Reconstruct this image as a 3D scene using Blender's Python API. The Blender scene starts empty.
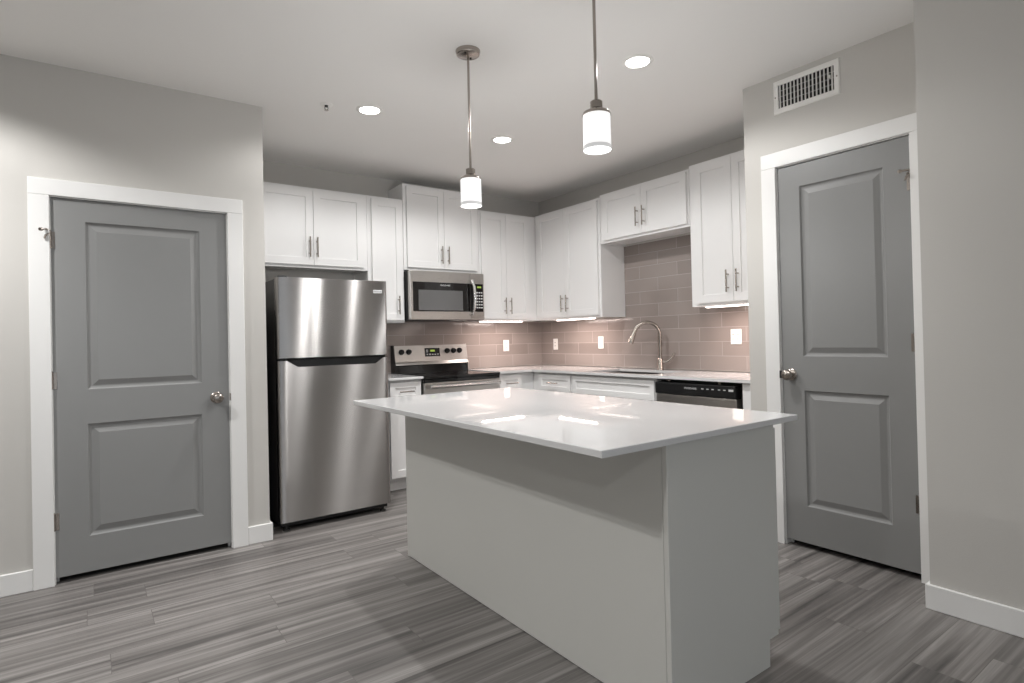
import bpy, bmesh, math, random
from mathutils import Vector, Matrix
random.seed(7)
sc = bpy.context.scene
COL = sc.collection
PI = math.pi

# ------------------------------------------------------------------ camera
CAM_H = 1.23
yaw, pitch, roll = math.radians(36.05), math.radians(0.5), math.radians(-1.3)
fwd = Vector((math.sin(yaw)*math.cos(pitch), math.cos(yaw)*math.cos(pitch), math.sin(pitch)))
r0 = Vector((math.cos(yaw), -math.sin(yaw), 0)); u0 = r0.cross(fwd)
rgt = r0*math.cos(roll) + u0*math.sin(roll); upv = -r0*math.sin(roll) + u0*math.cos(roll)
cam_d = bpy.data.cameras.new('camera'); cam = bpy.data.objects.new('camera', cam_d); COL.objects.link(cam)
cam_d.sensor_width = 36; cam_d.lens = 579.17*36/1024; cam_d.shift_y = -(341.5-332.8)/1024
cam_d.clip_start = 0.02
cam.matrix_world = Matrix(((rgt.x, upv.x, -fwd.x, 0), (rgt.y, upv.y, -fwd.y, 0), (rgt.z, upv.z, -fwd.z, CAM_H), (0, 0, 0, 1)))
sc.camera = cam

# ------------------------------------------------------------------ world, exposure
w = bpy.data.worlds.new('sky'); sc.world = w; w.use_nodes = True
wb = w.node_tree.nodes['Background']; wb.inputs[0].default_value = (0.80, 0.90, 1.0, 1); wb.inputs[1].default_value = 1.2
sc.view_settings.view_transform = 'Standard'; sc.view_settings.look = 'None'
sc.view_settings.gamma = 1; sc.view_settings.use_curve_mapping = False
sc.view_settings.exposure = 0.03
CAN_W, PEND_W, STRIP_W, WINDOW_W, SIDE_W = 33, 9.5, 3.5, 12, 16
LIVING_W = (62, 44, 78); DOWN = 1.2

# daylight of unseen windows added behind the camera to supply light
def area(name, loc, rot, sx, sy, watts, color, spread=PI):
    l = bpy.data.lights.new(name, 'AREA'); l.shape = 'RECTANGLE'; l.size = sx; l.size_y = sy
    l.energy = watts; l.color = color; l.spread = spread
    o = bpy.data.objects.new(name, l); COL.objects.link(o); o.location = loc; o.rotation_euler = rot
    return o
WIN = [(-2.35, -0.75), (0.55, 2.15)]      # the two added openings in the unseen front wall
YF = -3.6
for i, (a, b) in enumerate(WIN):
    area('window_daylight', ((a+b)/2, YF-0.16, 1.33), (PI/2, 0, 0), b-a-.06, 1.95, WINDOW_W, (0.86, 0.93, 1.0))

SIDE = (-2.75, -1.85)                    # unseen opening added in the near right wall for the refrigerator's bluish streak
area('window_daylight', (3.075, (SIDE[0]+SIDE[1])/2, 1.33), (0, PI/2, 0), 1.95, SIDE[1]-SIDE[0]-.06, SIDE_W, (0.80, 0.90, 1.0))

# ------------------------------------------------------------------ materials
def nt(name):
    m = bpy.data.materials.new(name); m.use_nodes = True
    t = m.node_tree; return m, t, t.nodes['Principled BSDF']
def node(t, kind, **kw):
    n = t.nodes.new(kind)
    for k, v in kw.items():
        if k in n.inputs: n.inputs[k].default_value = v
        else: setattr(n, k, v)
    return n
def lk(t, a, b): t.links.new(a, b)
def srgb(r, g, b):
    f = lambda c: (c/255/12.92) if c/255 <= .04045 else ((c/255+.055)/1.055)**2.4
    return (f(r), f(g), f(b), 1)
def paint(name, col, rough=.6, bump=.0, bscale=200, vary=.03, spec=.4):
    m, t, p = nt(name)
    co = node(t, 'ShaderNodeTexCoord')
    n = node(t, 'ShaderNodeTexNoise', Scale=3.0, Detail=3.0); lk(t, co.outputs['Object'], n.inputs['Vector'])
    hs = node(t, 'ShaderNodeMixRGB'); c = col
    hs.inputs[1].default_value = (c[0]*(1-vary), c[1]*(1-vary), c[2]*(1-vary), 1)
    hs.inputs[2].default_value = (min(1, c[0]*(1+vary)), min(1, c[1]*(1+vary)), min(1, c[2]*(1+vary)), 1)
    lk(t, n.outputs['Fac'], hs.inputs[0]); lk(t, hs.outputs[0], p.inputs['Base Color'])
    p.inputs['Roughness'].default_value = rough; p.inputs['Specular IOR Level'].default_value = spec
    if bump:
        n2 = node(t, 'ShaderNodeTexNoise', Scale=bscale, Detail=4.0); lk(t, co.outputs['Object'], n2.inputs['Vector'])
        b = node(t, 'ShaderNodeBump', Strength=bump, Distance=.002); lk(t, n2.outputs['Fac'], b.inputs['Height'])
        lk(t, b.outputs[0], p.inputs['Normal'])
    return m
def metal(name, col, rough=.3, aniso=0.0, rot=0.0, axis='Z', streak=False, aspect='X'):
    m, t, p = nt(name)
    co = node(t, 'ShaderNodeTexCoord')
    mp = node(t, 'ShaderNodeMapping'); lk(t, co.outputs['Object'], mp.inputs['Vector'])
    mp.inputs['Scale'].default_value = (3, 3, 240) if aspect == 'X' else (240, 240, 3)
    n = node(t, 'ShaderNodeTexNoise', Scale=2.0, Detail=3.0); lk(t, mp.outputs[0], n.inputs['Vector'])
    r = node(t, 'ShaderNodeMapRange'); r.inputs['To Min'].default_value = rough*.93; r.inputs['To Max'].default_value = rough*1.08
    lk(t, n.outputs['Fac'], r.inputs['Value']); lk(t, r.outputs[0], p.inputs['Roughness'])
    p.inputs['Base Color'].default_value = col; p.inputs['Metallic'].default_value = 1
    if aniso:
        p.inputs['Anisotropic'].default_value = aniso; p.inputs['Anisotropic Rotation'].default_value = rot
        tg = node(t, 'ShaderNodeTangent', direction_type='RADIAL', axis=axis); lk(t, tg.outputs[0], p.inputs['Tangent'])
    return m
def emit(name, col, strength, base=(.9, .9, .9, 1)):
    m, t, p = nt(name)
    n = node(t, 'ShaderNodeTexNoise', Scale=30.0)
    r = node(t, 'ShaderNodeMapRange'); r.inputs['To Min'].default_value = strength*.97; r.inputs['To Max'].default_value = strength*1.03
    lk(t, n.outputs['Fac'], r.inputs['Value']); lk(t, r.outputs[0], p.inputs['Emission Strength'])
    p.inputs['Base Color'].default_value = base; p.inputs['Emission Color'].default_value = col
    return m
M = {}
M['wall'] = paint('wall_paint', srgb(201, 198, 193), .75, .25, 260, .012, .25)
M['ceiling'] = paint('ceiling_paint', srgb(240, 238, 235), .85, .2, 180, .01, .2)
M['trim'] = paint('trim_paint', srgb(232, 231, 229), .45, 0, vary=.008)
M['door'] = paint('door_paint', srgb(138, 138, 137), .38, .03, 300, .015)
M['cabinet'] = paint('cabinet_paint', srgb(233, 232, 231), .4, 0, vary=.008)
M['island'] = paint('island_paint', srgb(205, 204, 199), .5, 0, vary=.012)
M['black'] = paint('black_plastic', srgb(24, 24, 25), .35, 0, vary=.1)
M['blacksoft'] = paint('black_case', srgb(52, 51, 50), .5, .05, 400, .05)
M['darkgap'] = paint('dark_gap', srgb(14, 13, 12), .8, 0, vary=.1)  # near-black standing in for shade in door gaps, vent, slots, pocket; also screws
M['white'] = paint('white_plastic', srgb(238, 236, 232), .35, 0, vary=.005)
M['glassblack'] = paint('black_glass', srgb(17, 15, 15), .06, 0, vary=.1, spec=.6)
def brushed(name, col, rough, aniso, rot):
    m, t, p = nt(name); t.nodes.remove(p)
    g = node(t, 'ShaderNodeBsdfAnisotropic', distribution='GGX'); g.inputs['Anisotropy'].default_value = aniso; g.inputs['Rotation'].default_value = rot
    co = node(t, 'ShaderNodeTexCoord'); mp = node(t, 'ShaderNodeMapping'); lk(t, co.outputs['Object'], mp.inputs['Vector']); mp.inputs['Scale'].default_value = (2, 2, 260)
    n = node(t, 'ShaderNodeTexNoise', Scale=1.0, Detail=2.0); lk(t, mp.outputs[0], n.inputs['Vector'])
    r = node(t, 'ShaderNodeMapRange'); r.inputs['To Min'].default_value = rough*.985; r.inputs['To Max'].default_value = rough*1.015
    lk(t, n.outputs['Fac'], r.inputs['Value']); lk(t, r.outputs[0], g.inputs['Roughness']); g.inputs['Color'].default_value = col
    tg = node(t, 'ShaderNodeTangent', direction_type='RADIAL', axis='Z'); lk(t, tg.outputs[0], g.inputs['Tangent'])
    lk(t, g.outputs[0], t.nodes['Material Output'].inputs[0]); return m
M['steel'] = brushed('brushed_stainless', srgb(164, 161, 159), .27, .77, 0.0)
M['steel_side'] = metal('brushed_stainless_flat', srgb(200, 196, 192), .28)
M['sinksteel'] = metal('sink_stainless', srgb(120, 116, 113), .35)
M['nickel'] = metal('satin_nickel', srgb(170, 162, 155), .24)
M['chrome'] = metal('polished_steel', srgb(228, 226, 224), .2)
M['letter'] = paint('pale_lettering', srgb(205, 205, 205), .4, 0, vary=.01)
M['grayglass'] = paint('grey_mesh_glass', srgb(98, 97, 97), .12, 0, vary=.03, spec=.5)
M['green'] = emit('green_digits', (.55, .75, .12, 1), .55, (.02, .03, .01, 1))
M['can'] = emit('can_lens', (1, .97, .93, 1), 14)
M['strip'] = emit('strip_lens', (1, .86, .80, 1), 7)
M['frost'] = emit('frosted_glass', (1, .99, .98, 1), .92, (.25, .25, .25, 1))
M['rim'] = emit('clear_glass_rim', (1, .99, .98, 1), .5, (.15, .15, .15, 1))  # even glow put into the colour for light seen through clear glass
M['shade'] = emit('frosted_shade', (1, .985, .965, 1), .72, (.2, .2, .2, 1))
# quartz
m, t, p = nt('white_quartz')
co = node(t, 'ShaderNodeTexCoord'); n = node(t, 'ShaderNodeTexNoise', Scale=420.0, Detail=2.0); lk(t, co.outputs['Object'], n.inputs['Vector'])
cr = node(t, 'ShaderNodeValToRGB'); cr.color_ramp.elements[0].position = .3; cr.color_ramp.elements[0].color = srgb(214, 213, 213)
cr.color_ramp.elements[1].position = .65; cr.color_ramp.elements[1].color = srgb(219, 219, 219)
lk(t, n.outputs['Fac'], cr.inputs[0]); lk(t, cr.outputs[0], p.inputs['Base Color']); p.inputs['Roughness'].default_value = .018
p.inputs['Specular IOR Level'].default_value = .5
M['quartz'] = m
# clear glass (thin)
m, t, p = nt('clear_glass')
tr = node(t, 'ShaderNodeBsdfTransparent'); tr.inputs[0].default_value = (.97, .97, .97, 1)
gl = node(t, 'ShaderNodeBsdfGlossy'); gl.inputs['Roughness'].default_value = .03
fr = node(t, 'ShaderNodeFresnel', IOR=1.35); mx = node(t, 'ShaderNodeMixShader')
lk(t, fr.outputs[0], mx.inputs[0]); lk(t, tr.outputs[0], mx.inputs[1]); lk(t, gl.outputs[0], mx.inputs[2])
lk(t, mx.outputs[0], t.nodes['Material Output'].inputs[0])
M['glass'] = m
# plank floor
m, t, p = nt('grey_plank_floor')
co = node(t, 'ShaderNodeTexCoord')
br = node(t, 'ShaderNodeTexBrick', offset=0.0, offset_frequency=2)
for k, v in (('Scale', 1.0), ('Brick Width', 1.22), ('Row Height', .178), ('Mortar Size', .0012), ('Mortar Smooth', .2), ('Bias', 0.0)): br.inputs[k].default_value = v
br.inputs['Color1'].default_value = (0, 0, 0, 1); br.inputs['Color2'].default_value = (1, 1, 1, 1); br.inputs['Mortar'].default_value = (.5, .5, .5, 1)
sx_ = node(t, 'ShaderNodeSeparateXYZ'); lk(t, co.outputs['Object'], sx_.inputs[0])
dv_ = node(t, 'ShaderNodeMath', operation='DIVIDE'); dv_.inputs[1].default_value = .178; lk(t, sx_.outputs['Y'], dv_.inputs[0])
fl_ = node(t, 'ShaderNodeMath', operation='FLOOR'); lk(t, dv_.outputs[0], fl_.inputs[0])
wn_ = node(t, 'ShaderNodeTexWhiteNoise', noise_dimensions='1D'); lk(t, fl_.outputs[0], wn_.inputs['W'])
ma_ = node(t, 'ShaderNodeMath', operation='MULTIPLY_ADD'); ma_.inputs[1].default_value = 1.22; lk(t, wn_.outputs['Value'], ma_.inputs[0]); lk(t, sx_.outputs['X'], ma_.inputs[2])
cb_ = node(t, 'ShaderNodeCombineXYZ'); lk(t, ma_.outputs[0], cb_.inputs['X']); lk(t, sx_.outputs['Y'], cb_.inputs['Y'])
lk(t, cb_.outputs[0], br.inputs['Vector'])
off = node(t, 'ShaderNodeVectorMath', operation='MULTIPLY'); off.inputs[1].default_value = (7.3, 3.1, 5.0); lk(t, br.outputs['Color'], off.inputs[0])
ad = node(t, 'ShaderNodeVectorMath', operation='ADD'); lk(t, co.outputs['Object'], ad.inputs[0]); lk(t, off.outputs[0], ad.inputs[1])
mp = node(t, 'ShaderNodeMapping'); mp.inputs['Scale'].default_value = (.42, 14, 1); lk(t, ad.outputs[0], mp.inputs['Vector'])
n1 = node(t, 'ShaderNodeTexNoise', Scale=1.7, Detail=4.0, Roughness=.55, Distortion=.55); lk(t, mp.outputs[0], n1.inputs['Vector'])
mp2 = node(t, 'ShaderNodeMapping'); mp2.inputs['Scale'].default_value = (1.5, 105, 1); lk(t, ad.outputs[0], mp2.inputs['Vector'])
n2 = node(t, 'ShaderNodeTexNoise', Scale=1.0, Detail=4.0, Roughness=.6); lk(t, mp2.outputs[0], n2.inputs['Vector'])
cr = node(t, 'ShaderNodeValToRGB'); e = cr.color_ramp.elements
e[0].position = .30; e[0].color = srgb(82, 79, 77); e[1].position = .70; e[1].color = srgb(154, 150, 147)
x = cr.color_ramp.elements.new(.5); x.color = srgb(121, 117, 114)
lk(t, n1.outputs['Fac'], cr.inputs[0])
ov = node(t, 'ShaderNodeMixRGB', blend_type='OVERLAY'); ov.inputs[0].default_value = .45; lk(t, cr.outputs[0], ov.inputs[1]); lk(t, n2.outputs['Fac'], ov.inputs[2])
pr_ = node(t, 'ShaderNodeMapRange'); pr_.inputs['To Min'].default_value = .86; pr_.inputs['To Max'].default_value = 1.05; lk(t, br.outputs['Color'], pr_.inputs['Value'])
mu = node(t, 'ShaderNodeMixRGB', blend_type='MULTIPLY'); mu.inputs[0].default_value = 1; lk(t, ov.outputs[0], mu.inputs[1]); lk(t, pr_.outputs[0], mu.inputs[2])
se = node(t, 'ShaderNodeMixRGB'); se.inputs[2].default_value = srgb(84, 80, 77); sm_ = node(t, 'ShaderNodeMath', operation='MULTIPLY'); sm_.inputs[1].default_value = .7
lk(t, br.outputs['Fac'], sm_.inputs[0]); lk(t, sm_.outputs[0], se.inputs[0]); lk(t, mu.outputs[0], se.inputs[1]); lk(t, se.outputs[0], p.inputs['Base Color'])
rr_ = node(t, 'ShaderNodeMapRange'); rr_.inputs['To Min'].default_value = .36; rr_.inputs['To Max'].default_value = .52; lk(t, n2.outputs['Fac'], rr_.inputs['Value']); lk(t, rr_.outputs[0], p.inputs['Roughness'])
b = node(t, 'ShaderNodeBump', Strength=.12, Distance=.002); lk(t, n2.outputs['Fac'], b.inputs['Height']); lk(t, b.outputs[0], p.inputs['Normal'])
M['floor'] = m
# backsplash tile: kind 'x' runs along world X, kind 'y' along world Y
def tile(name, along_y):
    m, t, p = nt(name)
    co = node(t, 'ShaderNodeTexCoord'); sp = node(t, 'ShaderNodeSeparateXYZ'); lk(t, co.outputs['Object'], sp.inputs[0])
    cb = node(t, 'ShaderNodeCombineXYZ')
    def addn(sock, v):
        a = node(t, 'ShaderNodeMath', operation='ADD'); a.inputs[1].default_value = v; lk(t, sock, a.inputs[0]); return a.outputs[0]
    lk(t, addn(sp.outputs['Y' if along_y else 'X'], -3.54+.415*20.5 if along_y else .12+.415*20), cb.inputs['X'])
    lk(t, addn(sp.outputs['Z'], -1.0505+.1135*20), cb.inputs['Y'])
    br = node(t, 'ShaderNodeTexBrick', offset=.5, offset_frequency=2)
    for k, v in (('Scale', 1.0), ('Brick Width', .415), ('Row Height', .1135), ('Mortar Size', .0018), ('Mortar Smooth', .15), ('Bias', 0.0)): br.inputs[k].default_value = v
    br.inputs['Color1'].default_value = srgb(141, 131, 126); br.inputs['Color2'].default_value = srgb(153, 143, 138); br.inputs['Mortar'].default_value = srgb(178, 169, 163)
    lk(t, cb.outputs[0], br.inputs['Vector']); lk(t, br.outputs['Color'], p.inputs['Base Color'])
    r = node(t, 'ShaderNodeMapRange'); r.inputs['To Min'].default_value = .09; r.inputs['To Max'].default_value = .7; lk(t, br.outputs['Fac'], r.inputs['Value']); lk(t, r.outputs[0], p.inputs['Roughness'])
    b = node(t, 'ShaderNodeBump', Strength=.5, Distance=.0015, invert=True); lk(t, br.outputs['Fac'], b.inputs['Height']); lk(t, b.outputs[0], p.inputs['Normal'])
    return m
M['tile_x'] = tile('tile_back_run', False); M['tile_y'] = tile('tile_sink_run', True)

# ------------------------------------------------------------------ mesh helpers
def box(bm, x0, x1, y0, y1, z0, z1, bev=0.0, seg=1, mi=0):
    if x0 > x1: x0, x1 = x1, x0
    if y0 > y1: y0, y1 = y1, y0
    if z0 > z1: z0, z1 = z1, z0
    vs = [bm.verts.new((x, y, z)) for x in (x0, x1) for y in (y0, y1) for z in (z0, z1)]
    fs = [bm.faces.new([vs[i] for i in q]) for q in ((0, 1, 3, 2), (4, 6, 7, 5), (0, 4, 5, 1), (2, 3, 7, 6), (0, 2, 6, 4), (1, 5, 7, 3))]
    for f in fs: f.material_index = mi
    if bev:
        es = list({e for f in fs for e in f.edges})
        bmesh.ops.bevel(bm, geom=es, offset=bev, segments=seg, profile=.6, affect='EDGES')
    return fs
def new(): return bmesh.new()
def B(*a, **k):
    bm = new(); box(bm, *a, **k); return bm
def lathe(bm, prof, origin=(0, 0, 0), axis=(0, 0, 1), n=28):
    """prof: list of (radius, height) along axis"""
    ax = Vector(axis).normalized(); q = Vector((0, 0, 1)).rotation_difference(ax); o = Vector(origin)
    rings = []
    for r, h in prof:
        if r < 1e-6: rings.append([bm.verts.new(o + q @ Vector((0, 0, h)))])
        else: rings.append([bm.verts.new(o + q @ Vector((r*math.cos(2*PI*i/n), r*math.sin(2*PI*i/n), h))) for i in range(n)])
    for a, b in zip(rings, rings[1:]):
        for i in range(n):
            j = (i+1) % n
            if len(a) == 1 and len(b) == 1: continue
            if len(a) == 1: bm.faces.new((a[0], b[j], b[i]))
            elif len(b) == 1: bm.faces.new((a[i], a[j], b[0]))
            else: bm.faces.new((a[i], a[j], b[j], b[i]))
    return bm
def tube(bm, pts, rad, n=12, cap=True):
    pts = [Vector(p) for p in pts]; rads = rad if isinstance(rad, (list, tuple)) else [rad]*len(pts)
    rings = []; prev = None
    for i, p in enumerate(pts):
        d = (pts[min(i+1, len(pts)-1)] - pts[max(i-1, 0)]).normalized()
        if prev is None:
            a = Vector((0, 0, 1)) if abs(d.z) < .9 else Vector((1, 0, 0))
            s = d.cross(a).normalized()
        else: s = (prev - d*prev.dot(d)).normalized()
        prev = s; c = d.cross(s)
        rings.append([bm.verts.new(p + (s*math.cos(2*PI*k/n) + c*math.sin(2*PI*k/n))*rads[i]) for k in range(n)])
    for a, b in zip(rings, rings[1:]):
        for k in range(n): bm.faces.new((a[k], a[(k+1) % n], b[(k+1) % n], b[k]))
    if cap:
        bm.faces.new(rings[0][::-1]); bm.faces.new(rings[-1])
    return bm
def prism(bm, pts, axis, a0, a1):
    """extrude polygon pts (2-D, remaining axes in order) from a0 to a1 along axis"""
    def P(p, a):
        q = list(p); q.insert(axis, a); return q
    v0 = [bm.verts.new(P(p, a0)) for p in pts]; v1 = [bm.verts.new(P(p, a1)) for p in pts]
    n = len(pts)
    bm.faces.new(v0); bm.faces.new(v1[::-1])
    for i in range(n): bm.faces.new((v0[i], v1[i], v1[(i+1) % n], v0[(i+1) % n]))
    return bm
def obj(name, bm, mats, parent=None, smooth=False, label=None):
    bmesh.ops.recalc_face_normals(bm, faces=bm.faces)
    me = bpy.data.meshes.new(name); bm.to_mesh(me); bm.free()
    for mm in (mats if isinstance(mats, (list, tuple)) else [mats]): me.materials.append(mm)
    if smooth:
        for pgn in me.polygons: pgn.use_smooth = True
        try: me.set_sharp_from_angle(angle=math.radians(38))
        except Exception: pass
    o = bpy.data.objects.new(name, me); COL.objects.link(o)
    if parent: o.parent = parent
    if label: o['label'] = label
    return o
def tag(o, label, cat, group=None):
    o['label'] = label; o['category'] = cat
    if group: o['group'] = group
    return o
def thing(name, label, cat, loc=(0, 0, 0), rotz=0.0, group=None):
    o = bpy.data.objects.new(name, None); COL.objects.link(o); o.empty_display_size = .1
    o.location = loc; o.rotation_euler = (0, 0, rotz)
    return tag(o, label, cat, group)
def struct(name, bm, mats, parent=None, smooth=False):
    o = obj(name, bm, mats, parent, smooth)
    if not parent: o['kind'] = 'structure'
    return o
def copy_tree(o, parent=None):
    c = o.copy(); COL.objects.link(c)
    if parent: c.parent = parent
    for ch in list(o.children): copy_tree(ch, c)
    return c
def letters(name, text, size, mat, parent, loc, rot=(PI/2, 0, 0), align='CENTER', depth=.0003):
    cu = bpy.data.curves.new(name, 'FONT'); cu.body = text; cu.size = size; cu.extrude = depth; cu.align_x = align; cu.align_y = 'CENTER'
    tmp = bpy.data.objects.new(name, cu); COL.objects.link(tmp)
    dg = bpy.context.evaluated_depsgraph_get()
    me = bpy.data.meshes.new_from_object(tmp.evaluated_get(dg)); bpy.data.objects.remove(tmp)
    me.materials.clear(); me.materials.append(mat)
    o = bpy.data.objects.new(name, me); COL.objects.link(o); o.parent = parent; o.location = loc; o.rotation_euler = rot
    return o
def panel_slab(bm, x0, x1, z0, z1, yf, yb, cells, prof):
    """slab whose front (at y=yf, facing -y) carries recessed panels; cells: (x0,x1,z0,z1); prof: [(inset, depth)...]"""
    xs = sorted({x0, x1, *[c[0] for c in cells], *[c[1] for c in cells]})
    zs = sorted({z0, z1, *[c[2] for c in cells], *[c[3] for c in cells]})
    V = {}
    def v(x, y, z):
        k = (round(x, 6), round(y, 6), round(z, 6))
        if k not in V: V[k] = bm.verts.new((x, y, z))
        return V[k]
    for i in range(len(xs)-1):
        for j in range(len(zs)-1):
            a, b, c, d = xs[i], xs[i+1], zs[j], zs[j+1]
            cell = [q for q in cells if q[0] <= a+1e-6 and q[1] >= b-1e-6 and q[2] <= c+1e-6 and q[3] >= d-1e-6]
            if not cell: bm.faces.new((v(a, yf, c), v(b, yf, c), v(b, yf, d), v(a, yf, d)))
    for (a, b, c, d) in cells:
        pi, pd = 0.0, 0.0
        for (ins, dep) in prof:
            o4 = [(a+pi, c+pi), (b-pi, c+pi), (b-pi, d-pi), (a+pi, d-pi)]
            i4 = [(a+ins, c+ins), (b-ins, c+ins), (b-ins, d-ins), (a+ins, d-ins)]
            for k in range(4):
                l = (k+1) % 4
                bm.faces.new((v(o4[k][0], yf+pd, o4[k][1]), v(o4[l][0], yf+pd, o4[l][1]), v(i4[l][0], yf+dep, i4[l][1]), v(i4[k][0], yf+dep, i4[k][1])))
            pi, pd = ins, dep
        bm.faces.new((v(a+pi, yf+pd, c+pi), v(b-pi, yf+pd, c+pi), v(b-pi, yf+pd, d-pi), v(a+pi, yf+pd, d-pi)))
    # sides and back, sharing the front's split vertices
    back = [bm.verts.new((x, yb, z)) for x, z in ((x0, z0), (x1, z0), (x1, z1), (x0, z1))]
    bm.faces.new(back[::-1])
    bm.faces.new([v(x, yf, z0) for x in xs][::-1] + [back[0], back[1]])
    bm.faces.new([v(x1, yf, z) for z in zs][::-1] + [back[1], back[2]])
    bm.faces.new([v(x, yf, z1) for x in xs] + [back[2], back[3]])
    bm.faces.new([v(x0, yf, z) for z in zs] + [back[3], back[0]])
    return bm

# ------------------------------------------------------------------ dimensions
H = 2.72
YL, XE = 3.850, 0.893           # left wall with a door, its right end
YB, XR = 4.974, 4.026           # kitchen back wall, kitchen right wall
XD, YE = 3.252, 2.008           # right wall with a door, its far end
XP, YP = 2.970, 1.000          # the wall that stands forward on the right
XL = -3.4                       # far left wall of the living room
L0, L1, LT = -0.165, 0.678, 2.026      # left door opening
R0, R1, RT = 1.125, 1.808, 2.187      # right door opening (y), top
T = .12

# ------------------------------------------------------------------ setting
struct('floor', B(XL-.15, XR+.15, YF-.15, YB+.15, -.1, 0), M['floor'])
struct('ceiling', B(XL-.15, XR+.15, YF-.15, YB+.15, H, H+.1), M['ceiling'])
bm = new()
box(bm, XL, L0, YL, YL+T, 0, H); box(bm, L1, XE, YL, YL+T, 0, H); box(bm, L0, L1, YL, YL+T, LT, H)
box(bm, XE-T, XE, YL+T, YB, 0, H)
struct('wall_left', bm, M['wall'])
struct('wall_back', B(XL, XR+.15, YB, YB+.12, 0, H), M['wall'])
struct('wall_right', B(XR, XR+.12, YE, YB, 0, H), M['wall'])
bm = new()
box(bm, XD, XR+.12, YE-T, YE, 0, H)
box(bm, XD, XD+T, R1, YE-T, 0, H); box(bm, XD, XD+T, YP, R0, 0, H); box(bm, XD, XD+T, R0, R1, RT, H)
struct('wall_right_front', bm, M['wall'])
bm = new(); XT = XP+.12
box(bm, XT, XD+T, YP-.12, YP, 0, H)
box(bm, XP, XT, YF, SIDE[0], 0, H); box(bm, XP, XT, SIDE[1], YP, 0, H); box(bm, XP, XT, SIDE[0], SIDE[1], 0, .35); box(bm, XP, XT, SIDE[0], SIDE[1], 2.32, H)
struct('wall_right_near', bm, M['wall'])
bm = new(); a, b = SIDE
for q in (a, (a+b)/2-.02, b-.06): box(bm, XP+.02, XP+.08, q, q+.06, .35, 2.32, .004)
for z in (.35, 2.26): box(bm, XP+.025, XP+.075, a, b, z, z+.06, .004)
o = struct('window_3', bm, M['trim']); obj('pane', B(XP+.048, XP+.052, a+.03, b-.03, .38, 2.29), M['glass'], o)  # added and unseen, its daylight makes the streak on the refrigerator
struct('wall_far_left', B(XL-.12, XL, YF, YB, 0, H), M['wall'])
bm = new()
xs = [XL, WIN[0][0], WIN[0][1], WIN[1][0], WIN[1][1], XP]
for i in (0, 2, 4): box(bm, xs[i], xs[i+1], YF-.12, YF, 0, H)
for a, b in WIN: box(bm, a, b, YF-.12, YF, 0, .35); box(bm, a, b, YF-.12, YF, 2.32, H)
struct('wall_front', bm, M['wall'])
for i, (a, b) in enumerate(WIN):
    bm = new()
    for s in (a, (a+b)/2-.03, b-.06): box(bm, s, s+.06, YF-.09, YF-.03, .35, 2.32, .004)
    for z in (.35, 1.30, 2.26): box(bm, a, b, YF-.085, YF-.035, z, z+.06, .004)
    o = struct('window_%d' % (i+1), bm, M['trim'])  # unseen frames added around the supplied daylight
    obj('pane', B(a+.03, b-.03, YF-.064, YF-.060, .38, 2.29), M['glass'], o)

# near-black sheets behind the doors, painted as the shade in their gaps
struct('trim_5', B(L0-.02, L1+.02, YL+T, YL+T+.02, 0, LT+.02), M['darkgap'])
struct('trim_6', B(XD+T, XD+T+.02, R0-.02, R1+.02, 0, RT+.02), M['darkgap'])

# casings
CW = .0865
def casing(name, w0, w1, top, right=True, cwr=CW):
    """local frame: opening from w0 to w1, wall face at y=0, front -y; includes the jamb and stop"""
    bm = new()
    box(bm, w0-CW, w0, -.018, 0, 0, top, .002); 
    if right: box(bm, w1, w1+cwr, -.018, 0, 0, top, .002)
    box(bm, w0-CW, w1+cwr, -.018, 0, top+.0006, top+CW, .002)
    box(bm, w0-.0, w0+.004, -.001, T, 0, top); box(bm, w1-.004, w1, -.001, T, 0, top); box(bm, w0, w1, -.001, T, top-.004, top)
    box(bm, w0+.004, w0+.016, .05, .065, 0, top); box(bm, w1-.016, w1-.004, .05, .065, 0, top); box(bm, w0, w1, .05, .065, top-.016, top)
    return bm
o = struct('trim_1', casing('c', L0, L1, LT), M['trim']); o.location = (0, YL, 0)
o = struct('trim_2', casing('c', -R1, -R0, RT, True, R0-YP-.004), M['trim']); o.location = (XD, 0, 0); o.rotation_euler = (0, 0, -PI/2)
# baseboards
def base(bm, x0, x1, y0, y1, h=.108): box(bm, x0, x1, y0, y1, 0, h, .003)
bm = new(); base(bm, XL, L0-CW, YL-.015, YL); base(bm, L1+CW, XE+.015, YL-.015, YL); base(bm, XE, XE+.015, YL, YB-.74)
struct('baseboard_left', bm, M['trim'])
bm = new(); base(bm, XP-.015, XP, YF+.015, YP+.015); base(bm, XP, XD-.001, YP, YP+.015)
struct('baseboard_right', bm, M['trim'])
bm = new(); base(bm, XD-.015, XD, R1+CW, YE+.015); base(bm, XD, XD+.15, YE, YE+.015)
struct('baseboard_right_front', bm, M['trim'])
bm = new(); base(bm, XL, XP, YF, YF+.015); base(bm, XL, XL+.015, YF, YL)
struct('baseboard_front', bm, M['trim'])

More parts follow.
